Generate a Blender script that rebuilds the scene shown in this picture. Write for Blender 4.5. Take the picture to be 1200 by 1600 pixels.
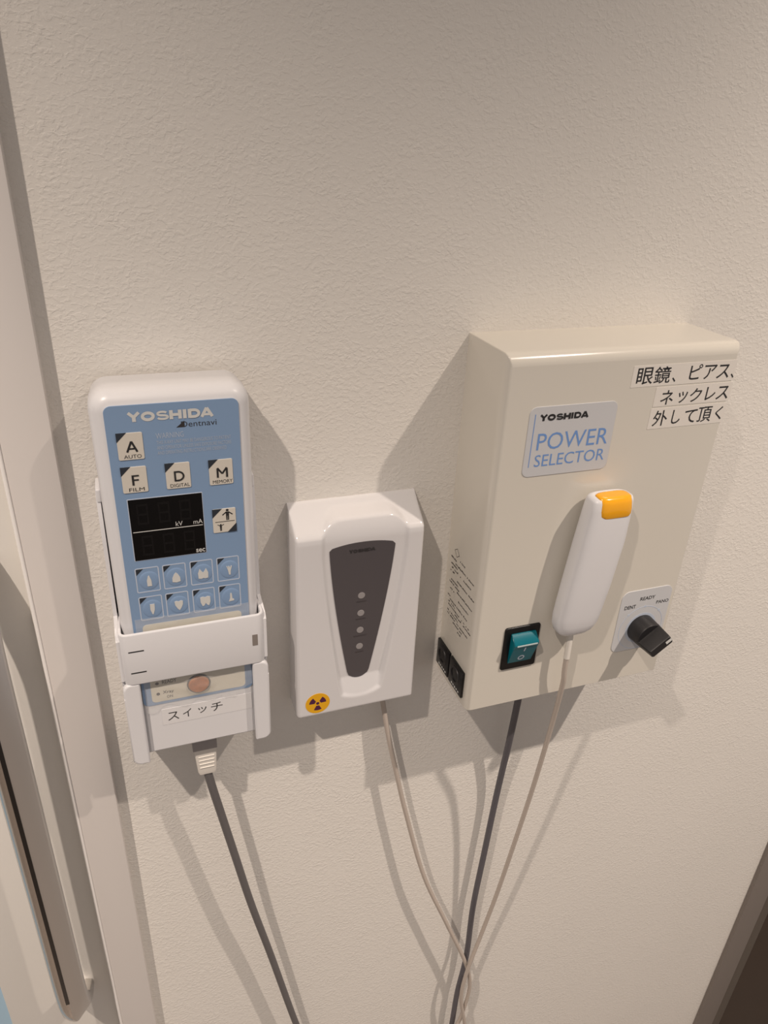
import bpy, bmesh, math, random
from mathutils import Vector, Matrix, noise

random.seed(7)
SC = bpy.context.scene
for o in list(bpy.data.objects):
    bpy.data.objects.remove(o)

# ------------------------------------------------------------------ camera, sky, lamps, exposure
# Millimetre frame used for all shapes below: x right, y out of the wall is NEGATIVE, z up from the
# top of the power selector, which hangs 1.45 m above the floor.
TOPZ = 1.45

def W(x, y, z):
    return Vector((x / 1000.0, y / 1000.0, TOPZ + z / 1000.0))

cam_data = bpy.data.cameras.new('camera')
cam = bpy.data.objects.new('camera', cam_data)
SC.collection.objects.link(cam)
cam_data.sensor_fit = 'VERTICAL'
cam_data.sensor_height = 36.0
cam_data.lens = 36.0 * 1147.2 / 1600.0
cam_data.clip_start = 0.01
cam.rotation_mode = 'XYZ'
cam.rotation_euler = (1.0937, -0.0425, -0.338)
cam.location = W(-1.2352 * 200, -2.4705 * 200, 0.6482 * 200)
SC.camera = cam

world = bpy.data.worlds.new('room_light')
SC.world = world
world.use_nodes = True
bg = world.node_tree.nodes['Background']
bg.inputs[0].default_value = (0.90, 0.84, 0.82, 1)
bg.inputs[1].default_value = 0.36

def spot(name, x, y, z, power, size=math.radians(150), blend=0.7, rad=0.016, col=(1.0, 0.86, 0.745)):
    d = bpy.data.lights.new(name, 'SPOT')
    d.energy = power
    d.color = col
    d.spot_size = size
    d.spot_blend = blend
    d.shadow_soft_size = rad
    o = bpy.data.objects.new(name, d)
    SC.collection.objects.link(o)
    o.location = (x, y, z)
    return o

LAMPS = [(0.752, -0.74), (-0.86, -0.74)]
spot('downlight_lamp_a', LAMPS[0][0], LAMPS[0][1], 2.62, 153, math.radians(106), 1.0)
spot('downlight_lamp_b', LAMPS[1][0], LAMPS[1][1], 2.62, 148, math.radians(106), 1.0)

SC.view_settings.view_transform = 'Standard'
SC.view_settings.look = 'None'
SC.view_settings.gamma = 1.0
SC.view_settings.exposure = 0.0
SC.view_settings.use_curve_mapping = False

# ------------------------------------------------------------------ materials
def mat(name, col, rough=0.5, metal=0.0, coat=0.0, alpha=1.0, spec=0.5, noise_amt=0.0, noise_scale=40.0,
        bump=0.0, bump_scale=300.0, emit=None, trans=0.0, sss=0.0):
    m = bpy.data.materials.new(name)
    m.use_nodes = True
    nt = m.node_tree
    b = nt.nodes['Principled BSDF']
    b.inputs['Base Color'].default_value = (*col, 1)
    b.inputs['Roughness'].default_value = rough
    b.inputs['Metallic'].default_value = metal
    b.inputs['Specular IOR Level'].default_value = spec
    b.inputs['Coat Weight'].default_value = coat
    b.inputs['Coat Roughness'].default_value = 0.08
    b.inputs['Alpha'].default_value = alpha
    b.inputs['Transmission Weight'].default_value = trans
    if sss:
        b.inputs['Subsurface Weight'].default_value = sss
        b.inputs['Subsurface Radius'].default_value = (0.003, 0.002, 0.001)
        b.inputs['Subsurface Scale'].default_value = 1.0
    if emit:
        b.inputs['Emission Color'].default_value = (*emit[0], 1)
        b.inputs['Emission Strength'].default_value = emit[1]
    tc = nt.nodes.new('ShaderNodeTexCoord')
    if noise_amt:
        n = nt.nodes.new('ShaderNodeTexNoise')
        n.inputs['Scale'].default_value = noise_scale
        n.inputs['Detail'].default_value = 4
        nt.links.new(tc.outputs['Object'], n.inputs['Vector'])
        mx = nt.nodes.new('ShaderNodeMix')
        mx.data_type = 'RGBA'
        mx.inputs[6].default_value = (*[max(0, c * (1 - noise_amt)) for c in col], 1)
        mx.inputs[7].default_value = (*[min(1, c * (1 + noise_amt)) for c in col], 1)
        nt.links.new(n.outputs['Fac'], mx.inputs[0])
        nt.links.new(mx.outputs[2], b.inputs['Base Color'])
    if bump:
        n2 = nt.nodes.new('ShaderNodeTexNoise')
        n2.inputs['Scale'].default_value = bump_scale
        n2.inputs['Detail'].default_value = 3
        nt.links.new(tc.outputs['Object'], n2.inputs['Vector'])
        bp = nt.nodes.new('ShaderNodeBump')
        bp.inputs['Strength'].default_value = bump
        bp.inputs['Distance'].default_value = 0.0003
        nt.links.new(n2.outputs['Fac'], bp.inputs['Height'])
        nt.links.new(bp.outputs['Normal'], b.inputs['Normal'])
    return m

def wall_material():
    m = bpy.data.materials.new('plaster_wallpaper')
    m.use_nodes = True
    nt = m.node_tree
    L = nt.links.new
    b = nt.nodes['Principled BSDF']
    b.inputs['Roughness'].default_value = 0.62
    b.inputs['Specular IOR Level'].default_value = 0.35
    tc = nt.nodes.new('ShaderNodeTexCoord')
    mp = nt.nodes.new('ShaderNodeMapping')
    mp.inputs['Scale'].default_value = (1.0, 1.0, 1.35)
    L(tc.outputs['Object'], mp.inputs['Vector'])
    # broad, barely visible tone variation of the paper
    n0 = nt.nodes.new('ShaderNodeTexNoise'); n0.inputs['Scale'].default_value = 5; n0.inputs['Detail'].default_value = 3
    L(mp.outputs[0], n0.inputs['Vector'])
    mx = nt.nodes.new('ShaderNodeMix'); mx.data_type = 'RGBA'
    mx.inputs[6].default_value = (0.755, 0.725, 0.675, 1)
    mx.inputs[7].default_value = (0.80, 0.765, 0.715, 1)
    L(n0.outputs['Fac'], mx.inputs[0]); L(mx.outputs[2], b.inputs['Base Color'])
    # embossed plaster relief: distorted noise, ridged
    n1 = nt.nodes.new('ShaderNodeTexNoise'); n1.inputs['Scale'].default_value = 290; n1.inputs['Detail'].default_value = 3.0
    n1.inputs['Roughness'].default_value = 0.5; n1.inputs['Distortion'].default_value = 0.5
    L(mp.outputs[0], n1.inputs['Vector'])
    r1 = nt.nodes.new('ShaderNodeMapRange'); r1.inputs['From Min'].default_value = 0.42; r1.inputs['From Max'].default_value = 0.66
    r1.interpolation_type = 'SMOOTHSTEP'
    L(n1.outputs['Fac'], r1.inputs['Value'])
    n2 = nt.nodes.new('ShaderNodeTexNoise'); n2.inputs['Scale'].default_value = 40; n2.inputs['Detail'].default_value = 2
    L(mp.outputs[0], n2.inputs['Vector'])
    n3 = nt.nodes.new('ShaderNodeTexNoise'); n3.inputs['Scale'].default_value = 700; n3.inputs['Detail'].default_value = 2
    L(mp.outputs[0], n3.inputs['Vector'])
    a = nt.nodes.new('ShaderNodeMath'); a.operation = 'MULTIPLY'
    L(r1.outputs[0], a.inputs[0]); L(n2.outputs['Fac'], a.inputs[1])
    c = nt.nodes.new('ShaderNodeMath'); c.operation = 'MULTIPLY_ADD'
    c.inputs[1].default_value = 0.22
    L(n3.outputs['Fac'], c.inputs[0]); L(a.outputs[0], c.inputs[2])
    bp = nt.nodes.new('ShaderNodeBump'); bp.inputs['Strength'].default_value = 0.5
    bp.inputs['Distance'].default_value = 0.0006
    L(c.outputs[0], bp.inputs['Height']); L(bp.outputs[0], b.inputs['Normal'])
    return m

M = {}
M['wall'] = wall_material()
M['trim'] = mat('painted_trim', (0.70, 0.66, 0.63), 0.45, bump=0.15, bump_scale=60)
M['trim_edge'] = mat('trim_edge_highlight', (0.90, 0.87, 0.84), 0.35)  # highlight along the casing edge, put into a paler colour
M['door'] = mat('door_laminate', (0.80, 0.77, 0.72), 0.35)
M['glass_blue'] = mat('blue_tinted_glass', (0.45, 0.66, 0.82), 0.15, spec=0.6)
M['taupe'] = mat('taupe_shade_and_slot', (0.235, 0.205, 0.185), 0.6)  # first shade step at the right frame put into the colour; also the strap slot
M['taupe2'] = mat('deep_taupe_shade', (0.12, 0.10, 0.082), 0.6)  # second, deeper shade step put into the colour
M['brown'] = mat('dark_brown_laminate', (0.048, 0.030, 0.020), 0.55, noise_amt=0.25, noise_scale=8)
M['floor'] = mat('brown_vinyl_floor', (0.26, 0.215, 0.18), 0.5, noise_amt=0.3, noise_scale=6)
M['ceiling'] = mat('white_ceiling_board', (0.8, 0.78, 0.74), 0.9)
M['chrome'] = mat('brushed_chrome', (0.66, 0.64, 0.62), 0.16, metal=1.0)
M['satin'] = mat('satin_steel', (0.66, 0.65, 0.64), 0.48, metal=1.0)
M['chrome_edge'] = mat('dark_groove', (0.03, 0.026, 0.024), 0.3, metal=0.6)
M['plastic'] = mat('white_plastic', (0.72, 0.715, 0.73), 0.34, sss=0.0)
M['gloss'] = mat('glossy_white_plastic', (0.69, 0.678, 0.685), 0.14, coat=0.35)
M['cream_paint'] = mat('cream_powder_coat', (0.67, 0.635, 0.565), 0.2, coat=0.15)
M['blue'] = mat('blue_overlay', (0.215, 0.325, 0.50), 0.4)
M['blue_dome'] = mat('blue_key_dome', (0.215, 0.325, 0.505), 0.45)
M['cream'] = mat('cream_overlay', (0.66, 0.62, 0.52), 0.42)
M['key'] = mat('cream_key', (0.64, 0.60, 0.53), 0.4)
M['ink'] = mat('black_ink', (0.018, 0.017, 0.018), 0.5)
M['navy'] = mat('dark_corner_ink', (0.020, 0.026, 0.036), 0.5)
M['print_blue'] = mat('blue_print', (0.16, 0.30, 0.62), 0.5)
M['print_pale'] = mat('pale_blue_print', (0.50, 0.56, 0.66), 0.5)
M['print_white'] = mat('cream_print', (0.62, 0.62, 0.60), 0.5)
M['warn'] = mat('faint_print', (0.42, 0.49, 0.60), 0.5)
M['lcd'] = mat('black_display_glass', (0.004, 0.0035, 0.0035), 0.25, spec=0.2)
M['segment'] = mat('unlit_segments', (0.0058, 0.005, 0.005), 0.5, spec=0.2)
M['orange'] = mat('copper_orange_cap', (0.56, 0.19, 0.04), 0.3, metal=0.45, noise_amt=0.5, noise_scale=260, bump=1.0, bump_scale=320)
M['grey_glass'] = mat('smoked_grey_window', (0.082, 0.074, 0.080), 0.16, spec=0.55)
M['led'] = mat('grey_indicator', (0.30, 0.28, 0.28), 0.4)
M['dark_print'] = mat('dark_grey_print', (0.028, 0.025, 0.026), 0.5)
M['faint_dark'] = mat('faint_dark_print', (0.058, 0.050, 0.053), 0.4)
M['yellow'] = mat('radiation_yellow', (0.78, 0.40, 0.008), 0.4)
M['magenta'] = mat('trefoil_purple', (0.075, 0.010, 0.05), 0.5)
M['amber'] = mat('amber_button', (0.92, 0.42, 0.008), 0.2, coat=0.4, sss=0.1)
M['black'] = mat('black_plastic', (0.007, 0.0065, 0.007), 0.3, spec=0.35)
M['black_soft'] = mat('matt_black_plastic', (0.013, 0.012, 0.013), 0.45, bump=0.1)
M['teal'] = mat('teal_rocker', (0.0, 0.13, 0.17), 0.3, spec=0.35)
M['silver_print'] = mat('worn_silver_edge', (0.45, 0.52, 0.52), 0.5)
M['plate'] = mat('pale_blue_grey_plate', (0.58, 0.585, 0.60), 0.35)
M['tape'] = mat('label_tape', (0.76, 0.72, 0.665), 0.4)
M['paper'] = mat('white_label_tape', (0.735, 0.725, 0.73), 0.45)
M['clear'] = mat('clear_tape', (0.80, 0.80, 0.79), 0.14, alpha=0.26)
M['cable_grey'] = mat('dark_grey_cable', (0.125, 0.117, 0.118), 0.5)
M['cable_power'] = mat('charcoal_cable', (0.10, 0.095, 0.108), 0.5)
M['cable_beige'] = mat('beige_cable', (0.50, 0.435, 0.38), 0.5)
M['boot'] = mat('white_cable_boot', (0.76, 0.72, 0.66), 0.45)
M['lamp'] = mat('lamp_lens', (0.9, 0.9, 0.9), 0.4, emit=((1.0, 0.83, 0.66), 6.0))

# ------------------------------------------------------------------ object helpers
def wloc(o):
    v = Vector(o.location)
    p = o.parent
    while p:
        v += p.location
        p = p.parent
    return v

def thing(name, label, cat, at, group=None):
    o = bpy.data.objects.new(name, None)
    o.empty_display_size = 0.02
    SC.collection.objects.link(o)
    o.location = W(*at)
    o['label'] = label
    o['category'] = cat
    if group:
        o['group'] = group
    return o

def tag(o, label, cat, group=None):
    o['label'] = label; o['category'] = cat
    if group:
        o['group'] = group
    return o

def obj(name, bm, m, parent=None, angle=35, label=None):
    """link one bmesh authored in the millimetre frame as one mesh object"""
    bmesh.ops.recalc_face_normals(bm, faces=bm.faces)
    pts = [W(*v.co) for v in bm.verts]
    lo = Vector([min(p[i] for p in pts) for i in range(3)])
    hi = Vector([max(p[i] for p in pts) for i in range(3)])
    org = (lo + hi) / 2
    if parent is None:
        org = Vector(((lo.x + hi.x) / 2, (lo.y + hi.y) / 2, lo.z))
    for v, p in zip(bm.verts, pts):
        v.co = p - org
    me = bpy.data.meshes.new(name)
    bm.to_mesh(me)
    bm.free()
    o = bpy.data.objects.new(name, me)
    SC.collection.objects.link(o)
    if parent is not None:
        o.parent = parent
        o.location = org - wloc(parent)
    else:
        o.location = org
    for mm in (m if isinstance(m, (list, tuple)) else [m]):
        me.materials.append(mm)
    for p in me.polygons:
        p.use_smooth = True
    me.set_sharp_from_angle(angle=math.radians(angle))
    for p in me.polygons:                      # big flat caps stay flat
        if len(p.vertices) > 8:
            p.use_smooth = False
    if label:
        o['label'] = label
    return o

def struct(name, bm, m, parent=None, angle=35):
    o = obj(name, bm, m, parent, angle)
    if parent is None:
        o['kind'] = 'structure'
    return o

def box(bm, x0, x1, y0, y1, z0, z1, bev=0.0, seg=3, mi=0):
    r = bmesh.ops.create_cube(bm, size=1.0)
    vs = r['verts']
    for v in vs:
        v.co = Vector(((x0 + x1) / 2 + v.co.x * (x1 - x0), (y0 + y1) / 2 + v.co.y * (y1 - y0), (z0 + z1) / 2 + v.co.z * (z1 - z0)))
    fs = list({f for v in vs for f in v.link_faces})
    for f in fs:
        f.material_index = mi
    if bev:
        es = list({e for v in vs for e in v.link_edges})
        bmesh.ops.bevel(bm, geom=es, offset=bev, segments=seg, profile=0.5, affect='EDGES', clamp_overlap=True)
    return bm

def nb():
    return bmesh.new()

def rrect(x0, x1, z0, z1, r, n=6, rs=None):
    """rounded rectangle outline in xz; rs = radii for (bottom-left, bottom-right, top-right, top-left)"""
    rs = rs or (r, r, r, r)
    pts = []
    cs = [(x0, z0, 1, 1, math.pi), (x1, z0, -1, 1, 1.5 * math.pi), (x1, z1, -1, -1, 0), (x0, z1, 1, -1, 0.5 * math.pi)]
    for (cx, cz, sx, sz, a0), rr in zip(cs, rs):
        rr = max(rr, 1e-4)
        for k in range(n + 1):
            a = a0 + (math.pi / 2) * k / n
            pts.append((cx + sx * rr + rr * math.cos(a), cz + sz * rr + rr * math.sin(a)))
    return pts

def rings(bm, ring_list, close=True, cap0=True, cap1=True, mi=0):
    prev = None
    first = None
    for ring in ring_list:
        cur = [bm.verts.new(p) for p in ring]
        if prev:
            n = len(cur)
            for i in range(n):
                f = bm.faces.new((prev[i], prev[(i + 1) % n], cur[(i + 1) % n], cur[i])); f.material_index = mi
        else:
            first = cur
        prev = cur
    if cap0:
        f = bm.faces.new(first); f.material_index = mi
    if cap1:
        f = bm.faces.new(list(reversed(prev))); f.material_index = mi
    return bm

def slab(bm, x0, x1, z0, z1, yb, yf, rc=2.0, rf=0.5, seg=4, n=6, rs=None, mi=0):
    """rounded slab: outline rounded by rc, front edge (at yf) rounded by rf"""
    rl = []
    for k in range(1):
        rl.append([(x, yb, z) for x, z in rrect(x0, x1, z0, z1, rc, n, rs)])
    d = -1 if yf < yb else 1
    for k in range(seg + 1):
        a = math.pi / 2 * k / seg
        ins = rf * (1 - math.cos(a))
        y = yf - d * rf * (1 - math.sin(a))
        rs2 = [max(q - ins, 0.01) for q in (rs or (rc,) * 4)]
        rl.append([(x, y, z) for x, z in rrect(x0 + ins, x1 - ins, z0 + ins, z1 - ins, rc, n, rs2)])
    return rings(bm, rl, mi=mi)

def prism(bm, pts, y0, y1, mi=0):
    """polygon given in xz pushed from y0 to y1"""
    return rings(bm, [[(x, y0, z) for x, z in pts], [(x, y1, z) for x, z in pts]], mi=mi)

def disc(bm, cx, cz, r, y0, y1, n=32, rf=0.0, mi=0):
    rl = [[(cx + r * math.cos(2 * math.pi * i / n), y0, cz + r * math.sin(2 * math.pi * i / n)) for i in range(n)]]
    if rf:
        for k in range(5):
            a = math.pi / 2 * k / 4
            rr = r - rf * (1 - math.cos(a)); y = y1 + rf * (1 - math.sin(a))
            rl.append([(cx + rr * math.cos(2 * math.pi * i / n), y, cz + rr * math.sin(2 * math.pi * i / n)) for i in range(n)])
    else:
        rl.append([(cx + r * math.cos(2 * math.pi * i / n), y1, cz + r * math.sin(2 * math.pi * i / n)) for i in range(n)])
    return rings(bm, rl, mi=mi)

def ring_shape(bm, cx, cz, r0, r1, y0, y1, n=48, a0=0.0, a1=2 * math.pi):
    full = abs(a1 - a0 - 2 * math.pi) < 1e-6
    m = n if full else n + 1
    rows = []
    for i in range(m):
        a = a0 + (a1 - a0) * i / n
        c, s = math.cos(a), math.sin(a)
        rows.append([bm.verts.new((cx + r0 * c, y0, cz + r0 * s)), bm.verts.new((cx + r1 * c, y0, cz + r1 * s)),
                     bm.verts.new((cx + r1 * c, y1, cz + r1 * s)), bm.verts.new((cx + r0 * c, y1, cz + r0 * s))])
    for i in range(m if full else m - 1):
        A, B = rows[i], rows[(i + 1) % m]
        for k in range(4):
            bm.faces.new((A[k], A[(k + 1) % 4], B[(k + 1) % 4], B[k]))
    if not full:
        bm.faces.new(rows[0]); bm.faces.new(rows[-1][::-1])
    return bm

def frame_outline(bm, x0, x1, z0, z1, r, w, y0, y1, n=4):
    a = rrect(x0, x1, z0, z1, r, n)
    b = rrect(x0 + w, x1 - w, z0 + w, z1 - w, max(r - w, 0.05), n)
    N = len(a)
    rows = [[bm.verts.new((a[i][0], y0, a[i][1])), bm.verts.new((a[i][0], y1, a[i][1])),
             bm.verts.new((b[i][0], y1, b[i][1])), bm.verts.new((b[i][0], y0, b[i][1]))] for i in range(N)]
    for i in range(N):
        A, B = rows[i], rows[(i + 1) % N]
        for k in range(4):
            bm.faces.new((A[k], A[(k + 1) % 4], B[(k + 1) % 4], B[k]))
    return bm

def spline(pts, per=10):
    P = [Vector(p) for p in pts]
    P = [P[0] * 2 - P[1]] + P + [P[-1] * 2 - P[-2]]
    out = []
    for i in range(1, len(P) - 2):
        for k in range(per):
            t = k / per
            a, b, c, d = P[i - 1], P[i], P[i + 1], P[i + 2]
            out.append(0.5 * ((2 * b) + (c - a) * t + (2 * a - 5 * b + 4 * c - d) * t * t + (3 * b - a - 3 * c + d) * t ** 3))
    out.append(P[-2])
    return out

def tube(bm, pts, r, n=14, smooth=True, per=10, radii=None):
    path = spline(pts, per) if smooth else [Vector(p) for p in pts]
    up = Vector((0, 1, 0))
    rl = []
    for i, p in enumerate(path):
        t = (path[min(i + 1, len(path) - 1)] - path[max(i - 1, 0)]).normalized()
        s = t.cross(up).normalized()
        u = s.cross(t).normalized()
        rr = r if radii is None else radii[min(i, len(radii) - 1)]
        rl.append([tuple(p + (s * math.cos(2 * math.pi * k / n) + u * math.sin(2 * math.pi * k / n)) * rr) for k in range(n)])
    return rings(bm, rl)

def text(bm, s, x0, x1, z0, z1, y, bold=0.0, shear=0.0, depth=0.12, space=1.0, gap_advance=None):
    """lettering fitted into the box x0..x1, z0..z1 on the plane y"""
    cu = bpy.data.curves.new('lettering_source', 'FONT')
    cu.body = s
    cu.size = 10
    cu.offset = bold
    cu.shear = shear
    cu.space_character = space
    cu.resolution_u = 3
    o = bpy.data.objects.new('lettering_source', cu)
    SC.collection.objects.link(o)
    bpy.context.view_layer.update()
    dg = bpy.context.evaluated_depsgraph_get()
    me = bpy.data.meshes.new_from_object(o.evaluated_get(dg))
    vs = [v.co.copy() for v in me.vertices]
    if vs:
        ax, bx = min(v.x for v in vs), max(v.x for v in vs)
        ay, by = min(v.y for v in vs), max(v.y for v in vs)
        sx = (x1 - x0) / max(bx - ax, 1e-6)
        sy = (z1 - z0) / max(by - ay, 1e-6)
        front = [bm.verts.new((x0 + (v.x - ax) * sx, y - depth, z0 + (v.y - ay) * sy)) for v in vs]
        for p in me.polygons:
            try:
                bm.faces.new([front[i] for i in p.vertices])
            except ValueError:
                pass
    bpy.data.objects.remove(o)
    bpy.data.curves.remove(cu)
    bpy.data.meshes.remove(me)
    return bm

STROKES = [0]
def stroke(bm, pts, w, y, depth=0.12, closed=False):
    """flat stroke of width w along a polyline in xz"""
    STROKES[0] = (STROKES[0] + 1) % 12
    depth += 0.02 * STROKES[0]
    P = [Vector(p) for p in pts]
    n = len(P)
    L, Rr = [], []
    for i in range(n):
        a = P[(i - 1) % n] if (closed or i > 0) else P[i]
        b = P[(i + 1) % n] if (closed or i < n - 1) else P[i]
        d1 = (P[i] - a).normalized() if (P[i] - a).length > 1e-9 else (b - P[i]).normalized()
        d2 = (b - P[i]).normalized() if (b - P[i]).length > 1e-9 else d1
        n1 = Vector((-d1.y, d1.x)); n2 = Vector((-d2.y, d2.x))
        m = (n1 + n2).normalized()
        k = min(1 / max(m.dot(n1), 0.35), 2.2) * w / 2
        L.append(P[i] + m * k); Rr.append(P[i] - m * k)
    lv = [bm.verts.new((p.x, y - depth, p.y)) for p in L]
    rv = [bm.verts.new((p.x, y - depth, p.y)) for p in Rr]
    for i in range(n if closed else n - 1):
        j = (i + 1) % n
        bm.faces.new((lv[i], lv[j], rv[j], rv[i]))

def arc(cx, cz, rx, rz, a0, a1, n=14):
    return [(cx + rx * math.cos(math.radians(a0 + (a1 - a0) * k / n)), cz + rz * math.sin(math.radians(a0 + (a1 - a0) * k / n))) for k in range(n + 1)]

def wide_bold_name(bm, x0, x1, z0, z1, y):
    """YOSHIDA in wide heavy capitals"""
    h = z1 - z0
    total = 8.35
    u = (x1 - x0) / total
    def T(pts, ox):
        return [(x0 + (ox + px) * u, z0 + pz * h) for px, pz in pts]
    t = 0.33 * h
    t2 = 0.24 * h
    ox = 0.0
    stroke(bm, T([(.12, 1.0), (.62, .50), (.62, .42)], ox), t, y); stroke(bm, T([(1.12, 1.0), (.62, .50), (.62, .42)], ox), t, y); stroke(bm, T([(.62, .52), (.62, 0)], ox), t * 1.15, y)
    ox += 1.27
    stroke(bm, T(arc(.66, .5, .50, .37, 0, 360, 30)[:-1], ox), t, y, closed=True)
    ox += 1.42
    pts = arc(.60, .70, .42, .19, 20, 90, 6) + arc(.55, .70, .38, .19, 100, 250, 12) + arc(.70, .30, .40, .19, 70, -90, 12) + arc(.60, .30, .46, .19, -100, -165, 6)
    stroke(bm, T(pts, ox), t2, y)
    ox += 1.27
    for px in (.16, 1.0):
        stroke(bm, T([(px, 0), (px, 1)], ox), t * 1.12, y)
    stroke(bm, T([(.16, .5), (1.0, .5)], ox), t * .95, y)
    ox += 1.30
    stroke(bm, T([(.16, 0), (.16, 1)], ox), t * 1.12, y)
    ox += .48
    stroke(bm, T([(.16, 0), (.16, 1)], ox), t * 1.12, y)
    stroke(bm, T([(.16, .13), (.55, .13)] + arc(.58, .5, .46, .37, -90, 90, 14) + [(.16, .87)], ox), t * .95, y)
    ox += 1.16
    stroke(bm, T([(.14, 0), (.66, 1.0)], ox), t, y); stroke(bm, T([(1.18, 0), (.66, 1.0)], ox), t, y); stroke(bm, T([(.34, .27), (.98, .27)], ox), t * .8, y)

# ------------------------------------------------------------------ the room
bm = nb(); box(bm, -330, 566, 0, 60, -1450, 1250)
wall = struct('wall_back', bm, M['wall'])
bm = nb(); box(bm, 1400, 2300, 0, 60, -1450, 1250)
struct('wall_right', bm, M['wall'])
bm = nb(); box(bm, -2300, -1300, 0, 60, -1450, 1250)
struct('wall_left', bm, M['wall'])
bm = nb(); box(bm, -2300, 2300, -3000, 90, -1500, -1450)
struct('floor', bm, M['floor'])
bm = nb(); box(bm, -2300, 2300, -3000, 90, 1250, 1300)
struct('ceiling', bm, M['ceiling'])

# left door: leaf set back between its jambs, painted casing standing 11 mm proud of the wall
bm = nb(); box(bm, -325.6, -294.5, -11, 60, -1450, 750, bev=0.8, seg=2)
struct('trim_1', bm, M['trim'])
bm = nb(); box(bm, -327.9, -325.4, -12.0, 20, -1450, 750, bev=1.0, seg=3)
struct('trim_2', bm, M['trim_edge'])
bm = nb(); box(bm, -425, -327.7, 5, 40, -1445, 740, bev=0.6, seg=2)
door = struct('door_1', bm, M['door'])
bm = nb(); box(bm, -560, -425, 9, 13, -1445, 740)
obj('glass_pane', bm, M['glass_blue'], door, label='light blue glass pane')
bm = nb(); box(bm, -1290, -560, 5, 40, -1445, 740)
obj('door_panel', bm, M['door'], door)

# chrome pull handle on the door
def oval_rings(sections, n=28):
    rl = []
    for (z, cx, cy, hx, hy) in sections:
        rl.append([(cx + hx * math.copysign(abs(math.cos(a)) ** 0.9, math.cos(a)), cy + hy * math.copysign(abs(math.sin(a)) ** 0.9, math.sin(a)), z)
                   for a in [2 * math.pi * k / n for k in range(n)]])
    return rl
h = thing('door_handle', 'long vertical chrome pull handle on the white door at the left edge', 'door handle', (-361, 5, -628))
path = spline([(0, 5.5, -139), (0, -8, -144), (0, -24, -158), (0, -35, -182), (0, -38, -215), (0, -38, -300), (0, -38, -400), (0, -38, -500), (0, -38, -566), (0, -35, -600), (0, -24, -624), (0, -8, -638), (0, 5.5, -643)], 6)
sect = [(-12.5, -2), (-11.8, 3), (-9.5, 7.5), (-5.5, 10.6), (-2.4, 11.9), (-.4, 12), (.8, 11.4), (12.0, .4), (12.6, -1), (12.6, -7), (11.4, -9.6), (6.5, -11.8), (-7.5, -11.4), (-11.4, -8)]
rl = []
for i, p in enumerate(path):
    t = (path[min(i + 1, len(path) - 1)] - path[max(i - 1, 0)]).normalized()
    out = Vector((0, t.z, -t.y))          # away from the door, square to the grip
    rl.append([(-358.5 + u, p.y + out.y * v, p.z + out.z * v) for u, v in sect])
bm = nb(); rings(bm, rl)
for i, f in enumerate(bm.faces[:]):
    if len(f.verts) == 4 and i % len(sect) in (5, 6, 7, 8, 9):
        f.material_index = 1              # satin right flank, polished front
bar = obj('grip', bm, [M['chrome'], M['satin']], h, angle=30)
bm = nb(); box(bm, -361.2, -358.0, -50.3, -49.2, -576, -210, bev=0.4, seg=2)
obj('groove', bm, M['chrome_edge'], bar, label='thin dark groove along the grip')

# right-hand opening: guessed frame, its two shade steps put into the colours, dark brown door
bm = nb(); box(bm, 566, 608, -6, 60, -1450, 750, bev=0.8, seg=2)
struct('shade_trim_1', bm, M['taupe'])
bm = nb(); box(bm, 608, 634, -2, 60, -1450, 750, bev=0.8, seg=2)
struct('shade_trim_2', bm, M['taupe2'])
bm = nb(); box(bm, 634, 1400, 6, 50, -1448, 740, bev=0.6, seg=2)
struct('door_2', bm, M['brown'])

# ceiling downlight fittings around the two lamps
for i, (lx, ly) in enumerate(LAMPS):
    X, Y = lx * 1000, ly * 1000
    t = thing('downlight', ['round recessed downlight in the ceiling on the right-hand side', 'round recessed downlight in the ceiling above the door side'][i],
              'ceiling light', (X, Y, 1250), 'ceiling downlights')
    bm = nb()
    n = 40
    rl = []
    for r, z in [(62, 1250), (62, 1246), (59, 1244), (52, 1244), (50, 1250)]:
        rl.append([(X + r * math.cos(2 * math.pi * k / n), Y + r * math.sin(2 * math.pi * k / n), z) for k in range(n)])
    rings(bm, rl, cap0=False, cap1=False)
    obj('trim_ring', bm, M['plastic'], t)
    bm = nb()
    rings(bm, [[(X + r * math.cos(2 * math.pi * k / n), Y + r * math.sin(2 * math.pi * k / n), z) for k in range(n)] for r, z in [(50, 1249.5), (50, 1249)]])
    obj('lens', bm, M['lamp'], t)

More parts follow.
